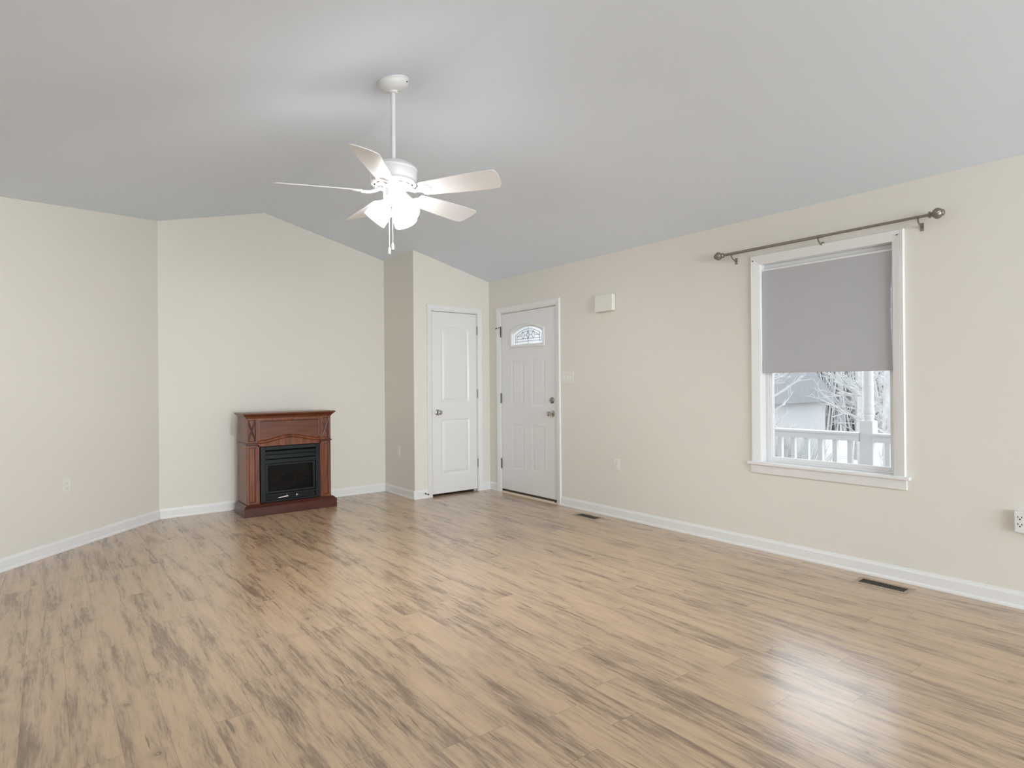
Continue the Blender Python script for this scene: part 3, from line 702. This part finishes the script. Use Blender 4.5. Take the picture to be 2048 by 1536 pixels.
# firebox insert
ix0, ix1, iz0, iz1 = 1.624, 2.205, 0.110, 0.650
yi = yf-0.004
fb = MB(); b = 0.046
fb.box(ix0, ix0+b, yi, yi+0.02, iz0, iz1); fb.box(ix1-b, ix1, yi, yi+0.02, iz0, iz1); fb.box(ix0+b, ix1-b, yi, yi+0.02, iz1-0.034, iz1); fb.box(ix0+b, ix1-b, yi, yi+0.02, iz0, iz0+0.016)
fbo = fb.build('firebox_frame', 'black', fp, bevel=0.003)
mb = MB(); mb.box(ix0+b, ix1-b, yi+0.24, yi+0.25, iz0, iz1); mb.box(ix0+b-0.004, ix0+b, yi+0.018, yi+0.25, iz0, iz1); mb.box(ix1-b, ix1-b+0.004, yi+0.018, yi+0.25, iz0, iz1); mb.box(ix0+b, ix1-b, yi+0.018, yi+0.25, iz1-0.006, iz1); mb.box(ix0+b, ix1-b, yi+0.02, yi+0.25, iz0+0.001, iz0+0.008)
mb.build('firebox_lining', 'blackdeep', fbo)
for z0, z1 in ((0.572, 0.600), (0.530, 0.566), (0.486, 0.520)):
    MB().quadbox([(ix0+b, yi+0.004, z0), (ix1-b, yi+0.004, z0), (ix1-b, yi+0.008, z0), (ix0+b, yi+0.008, z0), (ix0+b, yi+0.016, z1), (ix1-b, yi+0.016, z1), (ix1-b, yi+0.020, z1), (ix0+b, yi+0.020, z1)]).build('louver', 'black', fbo)
mb = MB(); e0, e1, q0, q1 = ix0+b+0.004, ix1-b-0.004, 0.196, 0.480
mb.box(e0, e0+0.022, yi+0.010, yi+0.024, q0, q1); mb.box(e1-0.022, e1, yi+0.010, yi+0.024, q0, q1); mb.box(e0+.022, e1-.022, yi+0.010, yi+0.024, q1-0.016, q1); mb.box(e0+.022, e1-.022, yi+0.010, yi+0.024, q0, q0+0.018)
mb.build('glass_frame', 'black', fbo, bevel=0.002)
MB().box(e0+.022, e1-.022, yi+0.016, yi+0.019, q0+0.018, q1-0.016).build('glass', 'fireglass', fbo)
for z0, z1 in ((0.176, 0.190),): MB().box(ix0+b, ix1-b, yi+0.006, yi+0.018, z0, z1).build('louver', 'black', fbo)
MB().box(ix0+b, ix1-b, yi+0.030, yi+0.036, iz0+0.008, 0.186).build('control_panel', 'blackdeep', fbo)
mb = MB().prism([(1.790, 0.142), (1.885, 0.150), (1.885, 0.160), (1.868, 0.160), (1.845, 0.154), (1.792, 0.150)], XZ, yi+0.004, yi+0.007); mb.build('label_strip', 'whiteplastic', fbo)
mb = MB().lathe([(0.013, 0), (0.013, 0.010), (0.010, 0.014), (0.0085, 0.014), (0.0085, 0.011), (0, 0.011)], (1.972, yi+0.030, 0.156), (0, -1, 0), 20); mb.build('control_knob', 'nickel', fbo, smooth=True)
MB().cyl((1.872, yi+0.03, 0.172), (1.872, yi+0.012, 0.172), 0.004, seg=10).build('button', 'nickel', fbo)
def log(p0, p1, r0, r1):
    pts = [Vector(p0).lerp(Vector(p1), t/7)+Vector((random.uniform(-.006, .006), random.uniform(-.006, .006), random.uniform(-.006, .006))) for t in range(8)]
    MB().tube(pts, [r0+(r1-r0)*t/7+random.uniform(-.004, .004) for t in range(8)], 12).build('log', 'log', fp, smooth=True)
log((1.70, yi+0.13, 0.255), (2.13, yi+0.15, 0.262), 0.034, 0.028)
log((1.72, yi+0.08, 0.232), (1.92, yi+0.12, 0.240), 0.026, 0.022)
log((1.73, yi+0.10, 0.290), (1.90, yi+0.17, 0.345), 0.026, 0.018)
log((1.97, yi+0.09, 0.335), (2.12, yi+0.13, 0.285), 0.024, 0.018)

# ---------------------------------------------------------------- ceiling fan
FC = Vector((1.579, 3.113, 0)); ZB = 2.334
fan = tag(empty('ceiling_fan', (FC.x, FC.y, ceil_z(FC.x))), 'white five blade ceiling fan with lit glass shades', 'ceiling fan')
cz = ceil_z(FC.x); nrm = Vector((SL, 0, -1)).normalized()   # downward normal of the left slope
co = Vector((FC.x, FC.y, cz))
prof = [(0.088, 0.0), (0.091, 0.003), (0.091, 0.007), (0.089, 0.009), (0.086, 0.012), (0.086, 0.024), (0.080, 0.034), (0.066, 0.047), (0.048, 0.056), (0.030, 0.060), (0, 0.061)]
MB().lathe(prof, co, nrm, 40).build('canopy', 'fan', fan, smooth=True)
for a in (2.2, 5.3): MB().cyl(co+nrm*0.018+Vector((math.cos(a), math.sin(a), 0))*0.084, co+nrm*0.018+Vector((math.cos(a), math.sin(a), 0))*0.088, 0.004, seg=10).build('canopy_screw', 'slot', fan)
for a in (-0.9, 2.3):
    q = Vector((FC.x, FC.y, cz-0.060))+Vector((math.cos(a), math.sin(a), 0))*0.026; MB().cyl(q, q-Vector((0, 0, 0.006)), 0.003, seg=8).build('canopy_screw', 'slot', fan)
MB().lathe([(0.012, 0), (0.026, -0.008), (0.030, -0.020), (0.024, -0.031), (0.0135, -0.034)], (FC.x, FC.y, cz-0.040), (0, 0, 1), 28).build('hanger_ball', 'fan', fan, smooth=True)
MB().cyl((FC.x, FC.y, cz-0.07), (FC.x, FC.y, 2.48), 0.0125, seg=20).build('downrod', 'fan', fan, smooth=True)
MB().lathe([(0.0, 2.512), (0.018, 2.512), (0.022, 2.502), (0.050, 2.500), (0.095, 2.494), (0.118, 2.484), (0.131, 2.466), (0.1355, 2.462), (0.1355, 2.455), (0.132, 2.452), (0.132, 2.402), (0.126, 2.394), (0.129, 2.388), (0.128, 2.380), (0.118, 2.370), (0.100, 2.362), (0.082, 2.359), (0.078, 2.362), (0.074, 2.368), (0, 2.368)], FC, (0, 0, 1), 56).build('motor_housing', 'fan', fan, smooth=True)
for i in range(15):
    t = 2*PI*i/15; c, s = math.cos(t), math.sin(t); R = 0.110; z = 2.3655; e = 0.011
    P = []
    for dz in (-0.0008, 0.004):
        for (u, v) in ((-e, -0.003), (e, -0.003), (e, 0.003), (-e, 0.003)):
            rr = R+v; P.append((FC.x+rr*c-u*s, FC.y+rr*s+u*c, z+dz+v*0.5))
    MB().quadbox(P).build('motor_vent', 'slot', fan)
MB().lathe([(0.072, 2.368), (0.072, 2.362), (0.063, 2.359), (0.063, 2.352), (0.059, 2.348), (0.059, 2.304), (0.054, 2.298), (0.046, 2.292), (0.040, 2.280), (0.020, 2.276), (0.0, 2.275)], FC, (0, 0, 1), 40).build('switch_housing', 'fan', fan, smooth=True)
PH = 2.767; PT = math.radians(18)
def blade(i):
    ang = PH+i*2*PI/5; er = Vector((math.cos(ang), math.sin(ang), 0)); et = Vector((-math.sin(ang), math.cos(ang), 0)); zz = Vector((0, 0, 1))
    sgn = -1
    w = (et*math.cos(PT)+zz*math.sin(PT)*sgn).normalized(); nn = er.cross(w).normalized()
    o = Vector((FC.x, FC.y, ZB))
    def P(r, a, h): return tuple(o+er*r+w*a+nn*h)
    # outline r -> half widths (leading, trailing)
    out = []
    st = [(0.175, 0.050, 0.050), (0.19, 0.056, 0.056), (0.28, 0.064, 0.064), (0.38, 0.071, 0.071), (0.48, 0.075, 0.075), (0.56, 0.077, 0.077), (0.612, 0.076, 0.077)]
    lead = [(r, a) for r, a, b in st]+[(0.626, 0.071), (0.641, 0.045)]
    trail = [(r, -b) for r, a, b in st]+[(0.638, -0.074), (0.647, -0.055), (0.650, -0.020)]
    poly = lead+trail[::-1]
    mb = MB().prism(poly, P, -0.003, 0.003); bl = mb.build('blade', 'fan', fan, bevel=0.0015)
    # iron: arm from the hub, plate under the blade with a ring
    mb = MB()
    dn = -1 if nn.z > 0 else 1
    mb.tube([tuple(o+er*0.066+zz*0.022), tuple(o+er*0.10+zz*0.004), tuple(o+er*0.135-zz*0.008), P(0.18, 0, dn*0.008)], [0.011, 0.010, 0.009, 0.008], 8)
    mb.prism([(0.150, -0.012), (0.175, -0.030), (0.205, -0.036), (0.232, -0.026), (0.242, 0.0), (0.232, 0.026), (0.205, 0.036), (0.175, 0.030), (0.150, 0.012)], lambda u, v, q: P(u, v, dn*q), 0.0032, 0.0065)
    ringp = [P(0.205+0.027*math.cos(t), 0.027*math.sin(t), dn*0.0075) for t in [2*PI*k/20 for k in range(21)]]
    mb.tube(ringp, 0.0022, 6)
    ringp = [P(0.205+0.016*math.cos(t), 0.016*math.sin(t), dn*0.0075) for t in [2*PI*k/20 for k in range(21)]]
    mb.tube(ringp, 0.002, 6)
    mb.build('blade_iron', 'fan', fan, smooth=True)
for i in range(5): blade(i)
# lit glass shades
rv = Vector((math.cos(YAW), -math.sin(YAW), 0)); fv = Vector((math.sin(YAW), math.cos(YAW), 0))
for az in (166, -38, 66):
    a = math.radians(az); h = rv*math.cos(a)+fv*math.sin(a)
    d = (h*math.cos(math.radians(48))-Vector((0, 0, 1))*math.sin(math.radians(48))).normalized()
    o = FC+Vector((0, 0, 2.292))+h*0.026
    mb = MB().tube([tuple(FC+Vector((0, 0, 2.287))+h*0.02), tuple(o+d*0.016)], [0.014, 0.016], 12); mb.lathe([(0.018, 0.0), (0.027, 0.006), (0.027, 0.022), (0.022, 0.024)], o+d*0.008, d, 20)
    ft = mb.build('lamp_holder', 'fan', fan, smooth=True)
    mb = MB().lathe([(0.024, 0.0), (0.034, 0.008), (0.050, 0.024), (0.060, 0.045), (0.0645, 0.070), (0.0655, 0.095), (0.068, 0.118), (0.0665, 0.119), (0.064, 0.095), (0.0630, 0.070), (0.0585, 0.045), (0.0485, 0.024), (0.0325, 0.010)], o+d*0.026, d, 36, caps=False)
    mb.build('lamp_shade', 'lampshade', fan, smooth=True)
    mb = MB().lathe([(0.010, 0.0), (0.013, 0.02), (0.026, 0.045), (0.030, 0.062), (0.024, 0.080), (0.010, 0.090), (0, 0.092)], o+d*0.022, d, 20); mb.build('bulb', 'bulb', fan, smooth=True)
for off, z1 in ((-0.018, 2.010), (0.0005, 2.034)):
    p = FC+rv*off-fv*0.045
    mb = MB().cyl((p.x, p.y, 2.300), (p.x, p.y, z1-0.004), 0.0022, seg=8); c_ = mb.build('pull_chain', 'fan', fan, smooth=True)
    MB().lathe([(0.003, 0.0), (0.006, -0.005), (0.0085, -0.014), (0.0085, -0.038), (0.005, -0.041), (0, -0.0405)], (p.x, p.y, z1), (0, 0, 1), 16).build('pull_end', 'fan', c_, smooth=True)

# ---------------------------------------------------------------- outside the window: porch, yard, woods
struct(MB().box(XR+T, 6.36, -1.2, 7.5, -0.24, -0.12).build('porch_floor', 'deck'))
mb = MB().box(XR+T, 6.50, -1.2, 7.5, 2.92, 3.0); mb.box(6.20, 6.32, -1.2, 7.5, 2.78, 2.92); mb.box(XR+T, XR+T+0.02, -1.2, 7.5, 2.4, 2.92)
struct(mb.build('porch_ceiling', 'paintwhite_out'))
gm = MB()
gx = [XR+T, 6.4, 9, 14, 22, 34, 80]; gz = [-0.55, -0.55, -0.7, -1.15, -1.9, -2.6, -3.0]
for i in range(len(gx)-1):
    V = [gm.bm.verts.new(p) for p in ((gx[i], -40, gz[i]), (gx[i+1], -40, gz[i+1]), (gx[i+1], 60, gz[i+1]), (gx[i], 60, gz[i]))]; gm.bm.faces.new(V)
gg = gm.build('ground', 'ground'); struct(gg, 'pale winter ground beyond the porch')
def ground_z(x):
    for i in range(len(gx)-1):
        if gx[i] <= x <= gx[i+1]: return gz[i]+(gz[i+1]-gz[i])*(x-gx[i])/(gx[i+1]-gx[i])
    return gz[-1]
def porch_post(y, lab):
    px = 6.26; r = tag(empty('porch_post', (px, y, -0.12)), lab, 'post', 'turned porch posts')
    MB().box(px-0.060, px+0.060, y-0.060, y+0.060, -0.12, 0.855).build('square_base', 'paintwhite_out', r, bevel=0.006)
    MB().lathe([(0.056, 0.855), (0.044, 0.870), (0.050, 0.885), (0.050, 0.905), (0.046, 0.915), (0.052, 0.93), (0.050, 0.96), (0.047, 0.99), (0.050, 1.005), (0.050, 1.018), (0.045, 1.03), (0.047, 1.10), (0.049, 1.14), (0.047, 1.18), (0.051, 1.19), (0.047, 1.20), (0.046, 1.3), (0.043, 1.9), (0.052, 1.92), (0.052, 1.94), (0.045, 1.96), (0.055, 2.0)], (px, y, 0), (0, 0, 1), 28).build('turned_shaft', 'paintwhite_out', r, smooth=True)
    MB().box(px-0.055, px+0.055, y-0.055, y+0.055, 1.995, 2.78).build('square_head', 'paintwhite_out', r)
porch_post(2.452, 'turned white porch post seen through the lower window pane')
def porch_rail(y0, y1, start, lab):
    r = tag(empty('porch_railing', (6.22, (y0+y1)/2, -0.12)), lab, 'railing', 'porch railings')
    mb = MB().box(6.185, 6.275, y0, y1, 0.655, 0.718); mb.box(6.165, 6.295, y0, y1, 0.718, 0.738); mb.build('top_rail', 'paintwhite_out', r)
    MB().box(6.20, 6.26, y0, y1, 0.0, 0.05).build('bottom_rail', 'paintwhite_out', r)
    y = start
    while y0+0.03 < y < y1-0.03:
        MB().box(6.208, 6.252, y-0.021, y+0.021, 0.05, 0.655).build('baluster', 'paintwhite_out', r); y += 0.1412 if start < (y0+y1)/2 else -0.1412
porch_rail(2.512, 4.05, 2.605, 'white porch railing left of the turned post through window')
porch_rail(0.60, 2.392, 2.271, 'white porch railing right of the turned post through window')
porch_post(4.11, 'turned white porch post by the front steps, hidden behind wall')
porch_post(0.54, 'turned white porch post at the far right of the porch')

def tree(x, y, h, r, lab, seed, n0=18):
    random.seed(seed); z = ground_z(x); t = tag(empty('bare_tree', (x, y, z-0.1)), lab, 'tree', 'bare winter trees')
    tm = MB(); bm_ = MB(); lean = Vector((random.uniform(-.06, .06), random.uniform(-.06, .06), 1))
    pts = [Vector((x, y, z-0.1))+lean*h*k/6+Vector((random.uniform(-.05, .05), random.uniform(-.05, .05), 0))*(k > 0) for k in range(7)]
    tm.tube(pts, [r*(1-0.12*k) for k in range(7)], 8)
    def br(p, d, l, rr, dep):
        q = p+d*l*0.5+Vector((random.uniform(-.1, .1), random.uniform(-.1, .1), random.uniform(-.05, .1)))*l*0.5; e = q+(d+Vector((random.uniform(-.3, .3), random.uniform(-.3, .3), random.uniform(-.1, .3)))).normalized()*l*0.5
        bm_.tube([p, q, e], [rr, rr*0.75, rr*0.45], 4)
        if dep > 0:
            for _ in range(3):
                dd = (d+Vector((random.uniform(-1, 1), random.uniform(-1, 1), random.uniform(-.4, .9)))).normalized()
                br(p.lerp(e, random.uniform(.35, 1)), dd, l*random.uniform(.45, .7), rr*0.5, dep-1)
    for i in range(n0):
        k = random.uniform(0.12, 1); f = k*6; a = min(5, int(f)); p = pts[a].lerp(pts[a+1], f-a); an = random.uniform(0, 2*PI)
        br(p, Vector((math.cos(an), math.sin(an), random.uniform(.1, .8))).normalized(), h*random.uniform(.11, .17), r*0.35, 3)
    tm.build('trunk', 'bark', t, smooth=True); bm_.build('branches', 'bark', t)
# sight lines through the window run roughly (1, 0.30..0.62)
tr = [(13, 4.7, 6, .13), (13.5, 8.0, 6, .12), (17, 6.2, 7, .15), (17, 9.8, 7, .16), (21, 8.2, 8, .17), (21, 12.0, 8, .17), (21, 4.6, 8, .15), (25.5, 10.2, 8.5, .19), (25.5, 6.2, 8.5, .18), (29.5, 12.0, 9, .2), (30, 8.0, 9, .2), (34, 12.5, 9, .2)]
names_ = ['slender bare tree nearest the porch, right of the post', 'thin bare tree nearest the porch at the left of the pane', 'bare tree seen left of the porch post', 'bare tree near the left edge of the pane', 'bare tree in the middle distance, centre of the pane', 'bare tree in the middle distance beside the pale house', 'bare tree in the middle distance, right of the porch post', 'bare tree behind the middle row, left of centre', 'bare tree behind the middle row, right of the post', 'bare tree next to the corner of the pale house', 'bare tree two rows behind the porch post', 'bare tree behind the pale house roof']
for i, ((x, y, h, r), nm) in enumerate(zip(tr, names_)): tree(x, y, h, r, nm, 20+i)
src = [o for o in C.objects if o.name.startswith('bare_tree') and o.parent is None]
random.seed(99)
far = [(x, y) for x in (37, 41) for y in range(10, 34, 5) if 0.24*x < y < 0.66*x]
for x, y in far:
    o = src[random.randrange(len(src))]; c = copy_tree(o); x += random.uniform(-.6, .6); y += random.uniform(-.6, .6)
    c.location = (x, y, ground_z(x)-0.1); c.rotation_euler = (0, 0, random.uniform(0, 6.28)); c.scale = [random.uniform(1.0, 1.25)]*3
    tag(c, 'faint bare tree in the far woods beyond the yard', 'tree', 'distant woodland trees')
def shrub(x, y, s, lab, seed):
    random.seed(seed); z = ground_z(x); mb = MB()
    for _ in range(260):
        a = random.uniform(0, 2*PI); rr = random.uniform(0, s); q = Vector((x+rr*math.cos(a)*.5, y+rr*math.sin(a)*.5, z-0.05)); e = Vector((x+rr*math.cos(a)*1.3, y+rr*math.sin(a)*1.3, z+random.uniform(.4, 1.4)*s*1.3))
        mb.tube([q, q.lerp(e, .5)+Vector((random.uniform(-.1, .1), random.uniform(-.1, .1), .05)), e], [.012*s, .009*s, .004*s], 3)
    tag(mb.build('brush', 'bush'), lab, 'shrub', 'twiggy shrubs beyond the porch')
shrub(9.0, 2.9, 0.6, 'twiggy shrub just right of the porch post', 3)
shrub(10.0, 5.2, 0.7, 'twiggy shrub behind the balusters near the centre', 4)
shrub(15.2, 7.9, 0.8, 'twiggy shrub above the railing, left of the pane centre', 5)
shrub(19.0, 10.6, 0.8, 'twiggy shrub in front of the pale house', 6)
# the far edge of the woods: stems nobody could count
random.seed(5); mb = MB()
for _ in range(2200):
    x = random.uniform(49, 58); y = x*random.uniform(0.18, 0.72); hh = random.uniform(4, 13); q = Vector((x, y, -3.05)); tl = Vector((random.uniform(-.18, .18), random.uniform(-.18, .18), 1))
    mb.tube([q, q+tl*hh*0.5, q+tl*hh+Vector((random.uniform(-.6, .6), random.uniform(-.6, .6), 0))], [random.uniform(.05, .14), .06, .03], 3)
    for k in range(3):
        p = q+tl*hh*random.uniform(.1, .9); mb.tube([p, p+Vector((random.uniform(-.5, .5), random.uniform(-1.6, 1.6), random.uniform(.1, 1.6)))], [.045, .02], 3)
wd = tag(mb.build('distant_woods', 'siding'), 'dense pale thicket of stems at the far edge of the yard', 'woods'); wd['kind'] = 'stuff'
# neighbouring house, lower on the slope
hs = tag(empty('neighbour_house', (28, 17, ground_z(28))), 'pale neighbouring house with low grey roof at left in the pane', 'house')
hz = ground_z(28)-0.3
MB().box(24, 32, 14.6, 24, hz, 0.3).build('house_wall', 'siding', hs)
mb = MB().prism([(23.3, 0.25), (32.7, 0.25), (28, 2.9)], XZ, 14.2, 24.6); mb.build('roof', 'roof', hs)
for y in (15.2, 16.3, 18.2, 20.4):
    wn_ = MB().box(23.93, 24.02, y, y+0.75, -1.2, -0.1).build('window', 'paintwhite_out', hs); MB().box(23.90, 23.94, y+0.08, y+0.67, -1.12, -0.18).build('pane', 'darkglass', wn_)
